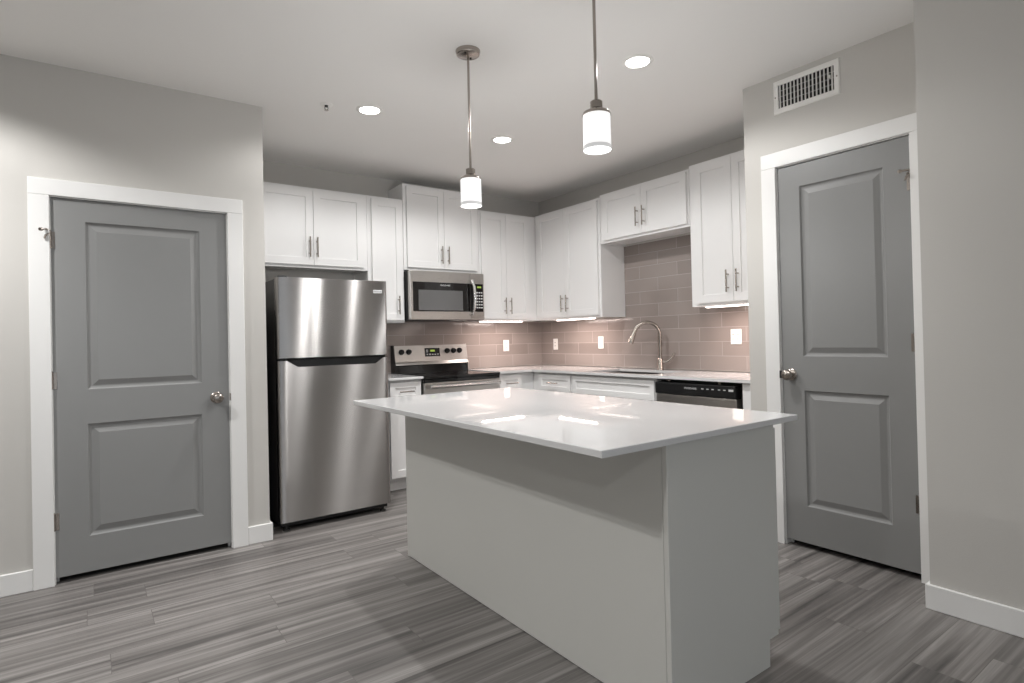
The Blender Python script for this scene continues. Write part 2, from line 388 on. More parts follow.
# room doors --------------------------------------------------------
def knob_bm():
    bm = new()
    lathe(bm, [(0, 0), (.032, 0), (.034, .004), (.029, .009), (.014, .012), (.0125, .026), (.019, .032), (.0285, .042), (.0305, .052), (.027, .062), (.015, .068), (0, .069)], (0, 0, 0), (0, -1, 0), 32)
    return bm
def room_door(name, w0, w1, top, cells, knob_x, knob_z, hinge_left, hz, loc, rotz):
    bm = new(); g = .004
    panel_slab(bm, w0+g, w1-g, .034, top-.008, .004, .040, cells,
               [(.007, .010), (.016, .0135), (.022, .013), (.050, .003)])
    d = struct(name, bm, M['door']); d.location = loc; d.rotation_euler = (0, 0, rotz)
    k = obj('door_knob', knob_bm(), M['nickel'], d, True, 'satin nickel round knob'); k.location = (knob_x, .004, knob_z)
    ex = w1-g if hinge_left else w0+g
    bm = new(); box(bm, ex-.003, ex+.0015, .008, .036, knob_z-.028, knob_z+.028, .0008)
    sx = ex+.0045 if hinge_left else ex-.0045
    box(bm, sx-.003, sx+.003, -.0195, .036, knob_z-.022, knob_z+.022, .001)
    obj('latch_plate', bm, M['blacksoft'] if not hinge_left else M['nickel'], d)
    hx = w0-.001 if hinge_left else w1+.001
    for i, z in enumerate(hz):
        bm = new()
        tube(bm, [(hx, -.008, z-.044), (hx, -.008, z+.044)], .0075, 14)
        for zz in (z-.026, z-.009, z+.009, z+.026): lathe(bm, [(.0078, -.0006), (.0066, 0), (.0078, .0006)], (hx, -.008, zz), n=14)
        tube(bm, [(hx, -.008, z+.044), (hx, -.008, z+.050)], [.0085, .004], 14)
        box(bm, hx-.004, hx+.022*(1 if hinge_left else -1), .0022, .0036, z-.044, z+.044)
        h = obj('hinge', bm, M['nickel'], d, True)
        if i == 0:      # hinge pin door stop
            s = -1 if hinge_left else -1
            bm = new(); z1 = z+.050
            tube(bm, [(hx, -.008, z1), (hx+.012*s, -.020, z1+.002), (hx+.030*s, -.045, z1-.004)], [.007, .0055, .0045], 10)
            tube(bm, [(hx+.030*s, -.045, z1-.004), (hx+.036*s, -.054, z1-.006)], [.010, .008], 12)
            tube(bm, [(hx, -.012, z1-.018), (hx+.014*s, -.022, z1-.030), (hx+.020*s, -.026, z1-.048)], [.005, .005, .004], 10)
            obj('pin_stop', bm, M['nickel'], h, True)
    bm = new(); tube(bm, [(0, 0, 0), (0, .001, 0)], .003, 8); bm.free()
    return d
room_door('door_1', L0, L1, LT, [(-.016, .530, 1.005, 1.905), (-.018, .528, .223, .821)], .606, .913, True, (1.796, 1.060, .325), (0, YL, 0), 0)
room_door('door_2', -R1, -R0, RT, [(-1.680, -1.250, 1.088, 2.052), (-1.680, -1.250, .242, .895)], -1.753, .983, False, (1.954, 1.163, .371), (XD, 0, 0), -PI/2)

# ------------------------------------------------------------------ lamps of the place, plus two added
def spot(name, loc, watts, parent=None, size=146, blend=.35, rad=.045, col=(1, .997, .99)):
    l = bpy.data.lights.new(name, 'SPOT'); l.energy = watts; l.spot_size = math.radians(size); l.spot_blend = blend; l.shadow_soft_size = rad; l.color = col
    o = bpy.data.objects.new(name, l); COL.objects.link(o); o.location = loc
    if parent: o.parent = parent
    return o
def can_light(x, y, label, watts=CAN_W, cone=158):
    t = thing('recessed_light', label, 'ceiling light', (x, y, H), 0, 'recessed ceiling lights')
    bm = new(); lathe(bm, [(.062, -.002), (.066, -.006), (.082, -.004), (.086, 0), (.062, 0)], n=40)
    obj('trim_ring', bm, M['white'], t, True)
    bm = new(); lathe(bm, [(0, -.0035), (.0605, -.0035), (.062, 0), (0, 0)], n=40)
    obj('lens', bm, M['can'], t, True)
    spot('can_lamp', (0, 0, -.02), watts, t, size=cone, rad=.03)
    spot('can_lamp', (0, 0, -.021), watts*DOWN, t, size=112, blend=.8, rad=.03)
    return t
can_light(1.474, 3.53, 'round recessed ceiling light nearest the fire sprinkler')
can_light(2.520, 3.53, 'round recessed ceiling light between the two pendant lamps, farthest back')
can_light(2.431, 2.12, 'round recessed ceiling light above right, near the wall vent')
for i, (x, y, l) in enumerate([(-.75, 3.15, 'recessed ceiling light by the left wall, outside the photo'), (-.6, .9, 'recessed ceiling light over the living room, left of the camera'), (-1.6, -1.6, 'recessed ceiling light in the far left living room corner')]):
    can_light(x, y, l, LIVING_W[i], 146)  # two unseen living room lights are added; the wall one follows its scallop

def pendant(x, y, label, zb=1.915):
    t = thing('pendant_light', label, 'pendant lamp', (x, y, zb), 0, 'pendant lamps over the island')
    hc = H-zb
    bm = new(); lathe(bm, [(0, hc-.024), (.052, hc-.024), (.060, hc-.020), (.064, hc-.004), (.064, hc), (0, hc)], n=36)
    c = obj('canopy', bm, M['nickel'], t, True)
    for a in (.6, .6+PI):
        bm = new(); lathe(bm, [(0, hc-.0275), (.005, hc-.027), (.005, hc-.023), (0, hc-.023)], (.034*math.cos(a), .034*math.sin(a), 0), n=12)
        obj('canopy_screw', bm, M['darkgap'], c, True)
    bm = new(); tube(bm, [(0, 0, .18), (0, 0, hc-.022)], .0062, 14)
    obj('rod', bm, M['nickel'], t, True)
    bm = new(); lathe(bm, [(0, .193), (.021, .193), (.024, .190), (.024, .164), (.030, .160), (.052, .148), (.0555, .140), (.0555, .136), (0, .136)], n=36)
    obj('cap', bm, M['nickel'], t, True)
    bm = new(); lathe(bm, [(.0530, .1365), (.0538, .017), (.0520, .017), (.0512, .1365)], n=40)
    obj('glass_cylinder', bm, M['frost'], t, True, 'white frosted outer glass cylinder')
    bm = new(); lathe(bm, [(.0538, .017), (.0540, .003), (.0520, .003), (.0520, .017)], n=40)
    lathe(bm, [(.0544, .003), (.0544, 0), (.0510, 0), (.0510, .003), (.0544, .003)], n=40)
    obj('glass_rim', bm, M['rim'], t, True, 'clear glass bottom edge')
    bm = new(); lathe(bm, [(0, .130), (.040, .130), (.0405, .020), (.036, .016), (0, .016)], n=36)
    obj('lamp_shade', bm, M['shade'], t, True, 'glowing white inner shade')
    l = bpy.data.lights.new('pendant_lamp', 'POINT'); l.energy = PEND_W; l.shadow_soft_size = .05; l.color = (1, .995, .985)
    o = bpy.data.objects.new('pendant_lamp', l); COL.objects.link(o); o.location = (0, 0, -.075); o.parent = t
    return t
pendant(1.600, 2.53, 'pendant lamp with its round nickel ceiling plate in view, over the far island end')
pendant(1.612, 1.620, 'pendant lamp over the near island end, its rod cut off by the photo top', 1.955)

# ------------------------------------------------------------------ kitchen: cabinets
ROT = -PI/2
RAIL = .058
def pull_bm(length=.135, vertical=True):
    bm = new(); r = .0058; d = -.032; h = length/2
    if vertical:
        tube(bm, [(0, d, -h), (0, d, h)], r, 12)
        for s in (-.048, .048): tube(bm, [(0, 0, s), (0, d, s)], .0048, 10)
    else:
        tube(bm, [(-h, d, 0), (h, d, 0)], r, 12)
        for s in (-.048, .048): tube(bm, [(s, 0, 0), (s, d, 0)], .0048, 10)
    return bm
def shaker(x0, x1, z0, z1, yf, rail=RAIL, t=.020):
    bm = new()
    panel_slab(bm, x0, x1, z0, z1, yf, yf+t, [(x0+rail, x1-rail, z0+rail, z1-rail)], [(.0015, .0085), (.003, .009)])
    return bm
def cab_door(par, x0, x1, z0, z1, yf, hx=None, hz=None, name='door', rail=RAIL):
    d = obj(name, shaker(x0, x1, z0, z1, yf, rail), M['cabinet'], par)
    if hx is not None:
        h = obj('handle', pull_bm(.16 if name == 'door' else .13, name == 'door'), M['nickel'], d, True, 'satin nickel bar pull'); h.location = (hx, yf, hz)
    return d
def wall_cab(label, x0, x1, z0, z1, doors, loc, rotz, depth=.31, yb=0.0, handle_z=None, group='white wall cabinets'):
    """local: back at y=yb (0), front toward -y; doors: (x0,x1,handle_x)"""
    t = thing('wall_cabinet', label, 'cabinet', loc, rotz, group)
    bm = new(); yf = -depth
    # carcass with face frame and a recessed underside
    box(bm, x0, x0+.018, yf, yb, z0, z1); box(bm, x1-.018, x1, yf, yb, z0, z1)
    box(bm, x0+.018, x1-.018, yf, yb, z1-.018, z1); box(bm, x0+.018, x1-.018, yf+.019, yb, z0+.018, z0+.034)
    box(bm, x0+.018, x1-.018, yb-.008, yb, z0+.034, z1-.018)
    box(bm, x0+.018, x1-.018, yf, yf+.019, z0, z0+.038); box(bm, x0+.018, x1-.018, yf, yf+.019, z1-.038, z1-.018)
    sl, sr = min(q[0] for q in doors)+.025, max(q[1] for q in doors)-.025
    box(bm, x0+.018, sl, yf, yf+.019, z0+.038, z1-.038); box(bm, sr, x1-.018, yf, yf+.019, z0+.038, z1-.038)
    obj('carcass', bm, M['cabinet'], t)
    for (a, b, hx) in doors: cab_door(t, a, b, z0+.022, z1-.022, yf-.0205, hx, (z0+.022+.115) if handle_z is None else handle_z)
    return t
G = .030
BK = (0, YB-.001, 0); 
# back run (local x = world x)
wall_cab('white two-door wall cabinet above the stainless refrigerator', .985, 1.900, 1.823, 2.465, [(1.033, 1.4465, 1.412), (1.4495, 1.865, 1.470)], BK, 0, handle_z=1.985)
wall_cab('narrow one-door white wall cabinet between the refrigerator and the microwave', 1.902, 2.232, 1.385, 2.465, [(1.938, 2.216, 2.165)], BK, 0, handle_z=1.535)
wall_cab('white two-door wall cabinet above the microwave, standing taller than its neighbours', 2.236, 3.018, 1.852, 2.612, [(2.265, 2.634, 2.600), (2.637, 2.990, 2.668)], BK, 0, handle_z=1.998)
wall_cab('white two-door wall cabinet right of the microwave, meeting the corner', 3.022, 3.714, 1.400, 2.465, [(3.040, 3.3275, 3.296), (3.3305, 3.615, 3.362)], BK, 0, handle_z=1.545)
# sink run (local x = -world y)
RK = (XR-.001, 0, 0)
wall_cab('white two-door wall cabinet on the sink wall, from the corner to the open sink bay', -4.662, -3.722, 1.400, 2.472, [(-4.605, -4.1915, -4.226), (-4.1885, -3.748, -4.154)], RK, ROT, handle_z=1.548)
wall_cab('short white two-door wall cabinet high above the sink faucet', -3.718, -2.762, 2.052, 2.490, [(-3.672, -3.229, -3.262), (-3.226, -2.780, -3.192)], RK, ROT, handle_z=2.214)
wall_cab('white two-door wall cabinet right of the sink bay, beside the grey door wall', -2.758, -2.012, 1.434, 2.510, [(-2.706, -2.3925, -2.430), (-2.3895, -2.075, -2.352)], RK, ROT, handle_z=1.602)

# base cabinets ------------------------------------------------------
def base_cab(label, x0, x1, loc, rotz, drawers, doors, depth=.605, top=.903, name='base_cabinet', openback=False):
    t = thing(name, label, 'cabinet', loc, rotz, 'white base cabinets'); yf = -depth; bm = new()
    box(bm, x0, x0+.018, yf, 0, .105, top); box(bm, x1-.018, x1, yf, 0, .105, top)
    box(bm, x0, x0+.018, yf+.075, 0, 0, .105); box(bm, x1-.018, x1, yf+.075, 0, 0, .105)
    box(bm, x0+.018, x1-.018, yf, 0, .105, .123); box(bm, x0+.018, x1-.018, -.012, 0, .123, top)
    box(bm, x0+.018, x1-.018, yf, yf+.019, .123, .150); box(bm, x0+.018, x1-.018, yf, yf+.019, top-.03, top); box(bm, x0+.018, x1-.018, yf, yf+.019, .715, .740)
    sl, sr = min(q[0] for q in drawers)+.025, max(q[1] for q in drawers)-.025
    for a, b in ((x0+.018, sl), (sr, x1-.018)):
        box(bm, a, b, yf, yf+.019, .150, .715); box(bm, a, b, yf, yf+.019, .740, top-.03)
    obj('carcass', bm, M['cabinet'], t)
    obj('toe_kick', B(x0+.018, x1-.018, yf+.075, yf+.09, 0, .105), M['cabinet'], t)
    for (a, b, h) in drawers:
        cab_door(t, a, b, .738, .886, yf-.0205, (a+b)/2 if h else None, .812, 'drawer', .042)
    for (a, b, hx) in doors: cab_door(t, a, b, .118, .724, yf-.0205, hx, .62)
    return t
base_cab('narrow white base cabinet between the refrigerator and the range', 1.925, 2.228, BK, 0, [(1.94, 2.213, True)], [(1.94, 2.213, None)])
base_cab('white base cabinet right of the range, running into the corner', 3.002, 3.4185, BK, 0, [(3.012, 3.262, True)], [(3.012, 3.262, 3.04)])
base_cab('white base cabinet with a drawer on the sink wall, next to the corner', -4.3665, -3.812, RK, ROT, [(-4.262, -3.826, True)], [(-4.262, -3.826, -3.86)])
base_cab('wide white sink base cabinet with a false front under the sink', -3.808, -2.868, RK, ROT, [(-3.790, -2.884, False)], [(-3.790, -3.339, -3.372), (-3.336, -2.884, -3.302)])
t = thing('filler_panel', 'thin white filler panel between the dishwasher and the right wall', 'cabinet', (XR, 0, 0), ROT)
obj('panel', B(-2.158, -2.012, -.624, -.01, 0, .903, .002), M['cabinet'], t)

# worktops -------------------------------------------------------------
CT0, CT1 = .907, .927
o = obj('countertop', B(1.918, 2.230, YB-.652, YB-.013, CT0, CT1, .003), M['quartz']); tag(o, 'short white quartz countertop piece between the refrigerator and the range', 'countertop', 'white quartz countertops')
bm = new(); xf = XR-.652; yf_ = YB-.652; SX0, SX1, SY0, SY1 = 3.450, 3.878, 2.955, 3.680
xs = [3.0, xf, SX0, SX1, XR-.013]; ys = [YE+.003, SY0, SY1, yf_, YB-.013]
V = {}
def cv(x, y, z):
    k = (x, y, z)
    if k not in V: V[k] = bm.verts.new(k)
    return V[k]
cells = set()
for i in range(4):
    for j in range(4):
        if i == 0 and j < 3: continue
        if i == 2 and j == 1: continue
        cells.add((i, j))
for (i, j) in cells:
    a, b, c, d = xs[i], xs[i+1], ys[j], ys[j+1]
    bm.faces.new((cv(a, c, CT1), cv(b, c, CT1), cv(b, d, CT1), cv(a, d, CT1))); bm.faces.new((cv(a, d, CT0), cv(b, d, CT0), cv(b, c, CT0), cv(a, c, CT0)))
    for (di, dj, p1, p2) in ((-1, 0, (a, d), (a, c)), (1, 0, (b, c), (b, d)), (0, -1, (a, c), (b, c)), (0, 1, (b, d), (a, d))):
        if (i+di, j+dj) not in cells:
            bm.faces.new((cv(*p1, CT0), cv(*p2, CT0), cv(*p2, CT1), cv(*p1, CT1)))
o = obj('countertop', bm, M['quartz']); tag(o, 'long L-shaped white quartz countertop with the sink cut into it', 'countertop', 'white quartz countertops')

# sink
t = thing('kitchen_sink', 'stainless undermount sink sunk into the countertop below the faucet', 'sink', ((SX0+SX1)/2, (SY0+SY1)/2, CT0-.205))
hx, hy, d = (SX1-SX0)/2+.004, (SY1-SY0)/2+.004, .200
bm = new(); 
def ring(sx, sy, z, r):
    pts = []
    for cx, cy, a0 in ((sx-r, sy-r, 0), (-sx+r, sy-r, PI/2), (-sx+r, -sy+r, PI), (sx-r, -sy+r, 1.5*PI)):
        for k in range(5): pts.append(bm.verts.new((cx+r*math.cos(a0+k*PI/8), cy+r*math.sin(a0+k*PI/8), z)))
    return pts
rs = [ring(hx+.006, hy+.006, d+.0035, .03), ring(hx, hy, d+.0035, .03), ring(hx-.004, hy-.004, .03, .035), ring(hx-.03, hy-.03, .008, .04), ring(.03, .03, .003, .0299)]
for a, b in zip(rs, rs[1:]):
    n = len(a)
    for k in range(n): bm.faces.new((a[k], a[(k+1) % n], b[(k+1) % n], b[k]))
obj('basin', bm, M['sinksteel'], t, True)
bm = new(); lathe(bm, [(0, .001), (.02, .001), (.040, .006), (.043, .004), (.043, 0), (0, 0)], n=28); obj('drain', bm, M['chrome'], t, True)

# faucet
t = thing('faucet', 'curved satin nickel gooseneck faucet standing behind the sink', 'faucet', (3.936, 3.262, CT1))
bm = new(); lathe(bm, [(0, 0), (.029, 0), (.029, .006), (.0255, .012), (.0245, .085), (.020, .098), (.014, .106), (0, .106)], n=28); obj('base_body', bm, M['nickel'], t, True)
dv = Vector((-.80, .60, 0)); R_ = .109; pts = [Vector((0, 0, .10)), Vector((0, 0, .20)), Vector((0, 0, .300))]; zt = .300
for k in range(1, 13):
    a = PI*k/12*.92; pts.append(dv*(R_-R_*math.cos(a)) + Vector((0, 0, zt+R_*math.sin(a))))
bm = new(); tube(bm, pts, .0158, 16); obj('spout', bm, M['nickel'], t, True)
e0 = pts[-1]; dd = (pts[-1]-pts[-2]).normalized()
bm = new(); tube(bm, [e0-dd*.004, e0+dd*.008, e0+dd*.03, e0+dd*.085, e0+dd*.100, e0+dd*.102], [.0165, .0175, .0185, .0230, .0220, .014], 18); obj('spray_head', bm, M['nickel'], t, True)
bm = new(); lv = Vector((.42, -.907, 0))
tube(bm, [lv*.018+Vector((0, 0, .072)), lv*.055+Vector((0, 0, .070)), lv*.076+Vector((0, 0, .078)), lv*.106+Vector((0, 0, .112)), lv*.122+Vector((0, 0, .142))], [.014, .0135, .0125, .0105, .0085], 14); obj('lever', bm, M['nickel'], t, True)

# tile backsplash, one sheet of tile per wall
TT = .012
bm = new()
box(bm, 1.905, 2.234, YB-TT, YB-.0006, .93, 1.384); box(bm, 2.234, 3.020, YB-TT, YB-.0006, .93, 1.850); box(bm, 3.020, XR-TT, YB-TT, YB-.0006, .93, 1.399)
o = obj('tile_backsplash', bm, M['tile_x']); tag(o, 'glossy taupe long-tile backsplash on the wall behind the range', 'backsplash')
bm = new()
box(bm, XR-TT, XR-.0006, 3.720, YB, .93, 1.399); box(bm, XR-TT, XR-.0006, 2.760, 3.720, .93, 2.050); box(bm, XR-TT, XR-.0006, YE+.001, 2.760, .93, 1.433)
o = obj('tile_backsplash', bm, M['tile_y']); tag(o, 'glossy taupe long-tile backsplash on the wall behind the faucet', 'backsplash')

# wall plates ------------------------------------------------------------
def outlet(label, x, z, loc, rotz, kind='outlet', gang=1):
    t = thing('wall_outlet' if kind == 'outlet' else 'light_switch', label, kind if kind == 'outlet' else 'switch', loc, rotz, 'white wall plates on the backsplash')
    w_ = .036 if gang == 1 else .046
    obj('cover_plate', B(x-w_, x+w_, -.0055, 0, z-.0585, z+.0585, .002), M['white'], t)
    for gx in ([x] if gang == 1 else [x-.0205, x+.0205]):
        if kind == 'outlet':
            f = obj('receptacle', B(gx-.0155, gx+.0155, -.0075, -.005, z-.033, z+.033, .0015), M['white'], t)
            for zz in (z-.018, z+.018):
                bm = new(); box(bm, gx-.008, gx-.006, -.0082, -.007, zz-.004, zz+.005); box(bm, gx+.006, gx+.008, -.0082, -.007, zz-.003, zz+.004); box(bm, gx-.008, gx+.008, -.0078, -.007, zz-.0015, zz+.0015)
                obj('slot', bm, M['darkgap'], f)
        else:
            obj('rocker', B(gx-.0155, gx+.0155, -.009, -.005, z-.033, z+.033, .002), M['white'], t)
outlet('white outlet plate on the tile right of the range', 3.531, 1.150, (0, YB-TT, 0), 0)
outlet('white outlet plate on the sink wall, nearest the corner', -4.725, 1.152, (XR-TT, 0, 0), ROT)
outlet('white switch plate on the sink wall, just left of the faucet', -4.045, 1.165, (XR-TT, 0, 0), ROT, 'switch')
outlet('wide white double plate on the tile right of the faucet, under the end cabinet', -2.586, 1.200, (XR-TT, 0, 0), ROT, 'outlet', 2)

# under-cabinet lights -----------------------------------------------------
def strip(label, x0, x1, y, z, loc, rotz):
    t = thing('under_cabinet_light', label, 'light', loc, rotz, 'under-cabinet strip lights')
    obj('housing', B(x0, x1, y-.018, y+.018, z-.004, z+.0175, .002), M['white'], t)
    obj('diffuser', B(x0+.006, x1-.006, y-.016, y+.016, z-.0115, z-.0035, .003), M['strip'], t)
    l = bpy.data.lights.new('strip_lamp', 'AREA'); l.shape = 'RECTANGLE'; l.size = x1-x0-.03; l.size_y = .03; l.energy = STRIP_W*(x1-x0)/.5; l.color = (1, .82, .75)
    o = bpy.data.objects.new('strip_lamp', l); COL.objects.link(o); o.location = ((x0+x1)/2, y, z-.014); o.parent = t
strip('warm strip light under the wall cabinet right of the microwave', 3.045, 3.560, -.262, 1.400, BK, 0)
strip('warm strip light under the corner cabinet on the sink wall', -4.40, -3.865, -.262, 1.400, RK, ROT)
strip('warm strip light under the end cabinet beside the right wall', -2.67, -2.05, -.262, 1.434, RK, ROT)

# ------------------------------------------------------------------ appliances
# refrigerator
FX0, FX1 = .977, 1.741; FY = 3.920
t = thing('refrigerator', 'stainless top-freezer refrigerator with black sides beside the left grey door', 'refrigerator', ((FX0+FX1)/2, 4.30, 0))
hw = (FX1-FX0)/2; fy = FY-4.30
bm = new(); box(bm, -hw+.006, hw-.006, fy+.068, .40, .035, 1.655, .004); box(bm, -hw+.02, hw-.02, fy+.055, fy+.068, .06, 1.64)
obj('body', bm, M['blacksoft'], t, label='black textured cabinet')
obj('grille', B(-hw+.012, hw-.012, fy+.040, fy+.068, .028, .060, .003), M['black'], t)
for sx in (-1, 1):
    bm = new(); lathe(bm, [(0, 0), (.022, 0), (.022, .010), (.010, .012), (.010, .040), (0, .040)], (sx*(hw-.045), fy+.05, 0), n=20)
    obj('foot', bm, M['blacksoft'], t, True)
def rounded_door(z0, z1, notch=False):
    """front outline with rounded vertical edges; the lower door's top edge is scooped for a hand"""
    bm = new(); r = .016; N = 5
    prof = [(-hw, fy+.060)] + [(-hw+r-r*math.cos(a), fy+r-r*math.sin(a)) for a in [k*PI/2/N for k in range(N+1)]]
    prof += [(hw-r+r*math.sin(a), fy+r-r*math.cos(a)) for a in [k*PI/2/N for k in range(N+1)]] + [(hw, fy+.060)]
    if not notch:
        prism(bm, prof, 2, z0, z1)
    else:
        xs_ = sorted(set([round(p[0], 5) for p in prof] + [-hw+.058, -hw+.125, hw-.100, hw-.038]))
        def top(x):
            a, b, c, d_ = -hw+.058, -hw+.125, hw-.100, hw-.038; dep = .042
            if x <= a or x >= d_: return z1
            if x < b: return z1-dep*(x-a)/(b-a)
            if x <= c: return z1-dep
            return z1-dep*(d_-x)/(d_-c)
        def front(x):
            if x < -hw+r: return fy+r-math.sqrt(max(0, r*r-(x+hw-r)**2))
            if x > hw-r: return fy+r-math.sqrt(max(0, r*r-(x-hw+r)**2))
            return fy
        f = [(bm.verts.new((x, front(x), z0)), bm.verts.new((x, front(x), top(x)))) for x in xs_]
        b_ = [(bm.verts.new((x, fy+.060, z0)), bm.verts.new((x, fy+.060, top(x)))) for x in xs_]
        for i in range(len(xs_)-1):
            bm.faces.new((f[i][0], f[i+1][0], f[i+1][1], f[i][1])); bm.faces.new((b_[i][0], b_[i+1][0], b_[i+1][1], b_[i][1]))
            bm.faces.new((f[i][1], f[i+1][1], b_[i+1][1], b_[i][1])); bm.faces.new((f[i][0], f[i+1][0], b_[i+1][0], b_[i][0]))
        for i in (0, -1): bm.faces.new((f[i][0], f[i][1], b_[i][1], b_[i][0]))
    return bm
fd = obj('freezer_door', rounded_door(1.130, 1.660), M['steel'], t, True)
ld = obj('refrigerator_door', rounded_door(.062, 1.112, True), M['steel'], t, True)
obj('handle_recess', B(-hw+.012, hw-.012, fy+.022, fy+.058, 1.062, 1.131, .002), M['black'], t)
bm = new(); prism(bm, [(fy+.003, 1.130), (fy+.030, 1.130), (fy+.030, 1.108)], 0, -hw+.055, hw-.036); obj('grip_edge', bm, M['black'], fd)
bd = obj('badge', B(hw-.105, hw-.038, fy-.0022, fy+.002, 1.572, 1.594, .001), M['letter'], fd)
letters('badge_lettering', 'FRIGIDAIRE', .0125, M['blacksoft'], bd, (hw-.0715, fy-.0025, 1.583))
bm = new(); box(bm, -hw+.012, -hw+.075, fy+.02, fy+.10, 1.6565, 1.672, .004); obj('hinge_cover', bm, M['black'], t)

# range
RX0, RX1 = 2.236, 2.996; cxr = (RX0+RX1)/2; hw = (RX1-RX0)/2
t = thing('range', 'stainless electric range with black glass top between white base cabinets', 'range', (cxr, 4.62, 0))
yB = YB-TT-4.62-.004; yF = 4.325-4.62
bm = new(); box(bm, -hw, hw, yF+.045, yB-.015, .09, .900, .002); box(bm, -hw+.02, hw-.02, yF+.09, yB-.04, 0.0, .09)
obj('body', bm, M['blacksoft'], t)
bm = new(); box(bm, -hw-.001, hw+.001, yF-.012, yB-.075, .900, .922, .005, 2); obj('cooktop', bm, M['glassblack'], t, label='black glass cooktop')
for bx_, by_, r_ in ((-.19, -.13, .105), (.19, -.13, .08), (-.19, .13, .08), (.19, .13, .105)): obj('burner_ring', lathe(new(), [(r_, .9222), (r_+.003, .9224), (r_+.003, .9222)], (bx_, by_-.02, 0), n=48), M['grayglass'], t)
bm = new(); prism(bm, [(yB-.090, .923), (yB, .923), (yB, 1.000), (yB-.070, 1.000)], 0, -hw+.003, hw-.003); obj('backguard_base', bm, M['glassblack'], t)
bm = new(); prism(bm, [(yB-.088, 1.000), (yB, 1.000), (yB, 1.178), (yB-.050, 1.178), (yB-.072, 1.030)], 0, -hw, hw); bg = obj('backguard', bm, M['steel_side'], t, label='stainless control panel')
for s in (-1, 1):
    bm = new(); prism(bm, [(yB-.094, .922), (yB, .922), (yB, 1.183), (yB-.050, 1.183), (yB-.076, 1.030), (yB-.092, 1.0)], 0, s*(hw), s*(hw+.010)); obj('end_cap', bm, M['black'] if s < 0 else M['steel_side'], t)
nrm = Vector((0, -.989, .147))
def onguard(z): return yB-.072+(z-1.030)/.148*.022
for kx in (-.312, -.238, .166, .236, .304):
    z = 1.120; bm = new()
    lathe(bm, [(0, 0), (.026, 0), (.026, .004), (.0235, .007), (.0215, .024), (.019, .027), (0, .027)], (kx, onguard(z)-.0005, z), nrm, 26)
    box(bm, kx-.003, kx+.003, onguard(z)-.034, onguard(z)-.02, z-.020, z+.024, .001)
    obj('control_knob', bm, M['black'], t, True)
zc = 1.112
bm = new(); box(bm, -.072, .088, 0, .003, -.040, .040, .001); dsp = obj('display_panel', bm, M['glassblack'], t); dsp.location = (0, onguard(zc)-.0025, zc); dsp.rotation_euler = (-math.atan2(.022, .148), 0, 0)
obj('clock_display', B(-.014, .034, -.0009, 0, .005, .023, .0003), M['green'], dsp)
bm = new()
for k in range(5): box(bm, -.056+k*.028, -.040+k*.028, -.0008, 0, -.026, -.016)
for k in range(2): box(bm, -.058, -.040, -.0008, 0, .000+k*.016, .008+k*.016); 
obj('panel_key', bm, M['letter'], dsp)
# oven front
obj('control_strip', B(-hw, hw, yF-.006, yF+.045, .872, .899, .003), M['glassblack'], t)
od = obj('oven_door', B(-hw+.003, hw-.003, yF, yF+.044, .29, .868, .005, 2), M['steel_side'], t, label='stainless oven door')
obj('oven_window', B(-hw+.11, hw-.11, yF-.002, yF+.004, .42, .72, .002), M['glassblack'], od)
bm = new(); tube(bm, [(-hw+.03, yF-.052, .838), (hw-.03, yF-.052, .838)], .018, 16)
for s in (-1, 1): box(bm, s*(hw-.075)-.012, s*(hw-.075)+.012, yF-.052, yF+.002, .826, .848, .003)
obj('oven_handle', bm, M['chrome'], od, True)
obj('storage_drawer', B(-hw+.003, hw-.003, yF, yF+.044, .095, .283, .005, 2), M['steel_side'], t)

# microwave
MX0, MX1 = 2.240, 3.004; cxm = (MX0+MX1)/2; hw = (MX1-MX0)/2
t = thing('microwave', 'stainless over-the-range microwave hung below the taller wall cabinet', 'microwave', (cxm, 4.77, 1.408))
yF = 4.560-4.77; yB = YB-TT-4.77-.002; mh = .430
obj('body', B(-hw, hw, yF+.045, yB, .004, mh, .003), M['black'], t, label='dark grey case')
obj('bottom_panel', B(-hw+.004, hw-.004, yF+.012, yB-.01, -.004, .004), M['black'], t)
bm = new(); box(bm, .06, .22, yF+.05, yF+.11, -.007, -.003, .001); obj('task_light', bm, M['white'], t)
xd = hw-.150   # door ends here, control panel follows
mdw = obj('door', B(-hw, xd-.001, yF, yF+.044, 0, mh, .004, 2), M['steel_side'], t, label='stainless door')
obj('door_glass', B(-hw+.026, xd-.002, yF-.003, yF+.003, .072, .332, .002), M['glassblack'], mdw)
obj('door_window', B(-hw+.078, xd-.085, yF-.0045, yF-.002, .082, .262, .001), M['grayglass'], mdw)
letters('door_lettering', 'FRIGIDAIRE', .020, M['letter'], mdw, (-.035, yF-.0035, .306))
cp = obj('control_panel', B(xd+.001, hw, yF, yF+.044, 0, mh, .004, 2), M['steel_side'], t)
kp = obj('keypad', B(xd+.002, hw-.012, yF-.003, yF+.003, .072, .332, .002), M['glassblack'], cp)
obj('clock_display', B(xd+.072, xd+.116, yF-.0038, yF-.003, .294, .310, .0003), M['green'], kp)
bm = new()
for r_ in range(6):
    for c_ in range(3): box(bm, xd+.062+c_*.025, xd+.079+c_*.025, yF-.0038, yF-.003, .105+r_*.028, .117+r_*.028)
obj('key_button', bm, M['letter'], kp)
bm = new(); hxm = xd-.004
tube(bm, [(hxm-.004, yF+.002, .045), (hxm+.004, yF-.035, .052), (hxm+.012, yF-.052, .110), (hxm+.016, yF-.058, .200), (hxm+.012, yF-.052, .300), (hxm+.004, yF-.035, .358), (hxm-.004, yF+.002, .366)], [.012, .013, .014, .0145, .014, .013, .012], 14)
obj('handle', bm, M['chrome'], mdw, True)

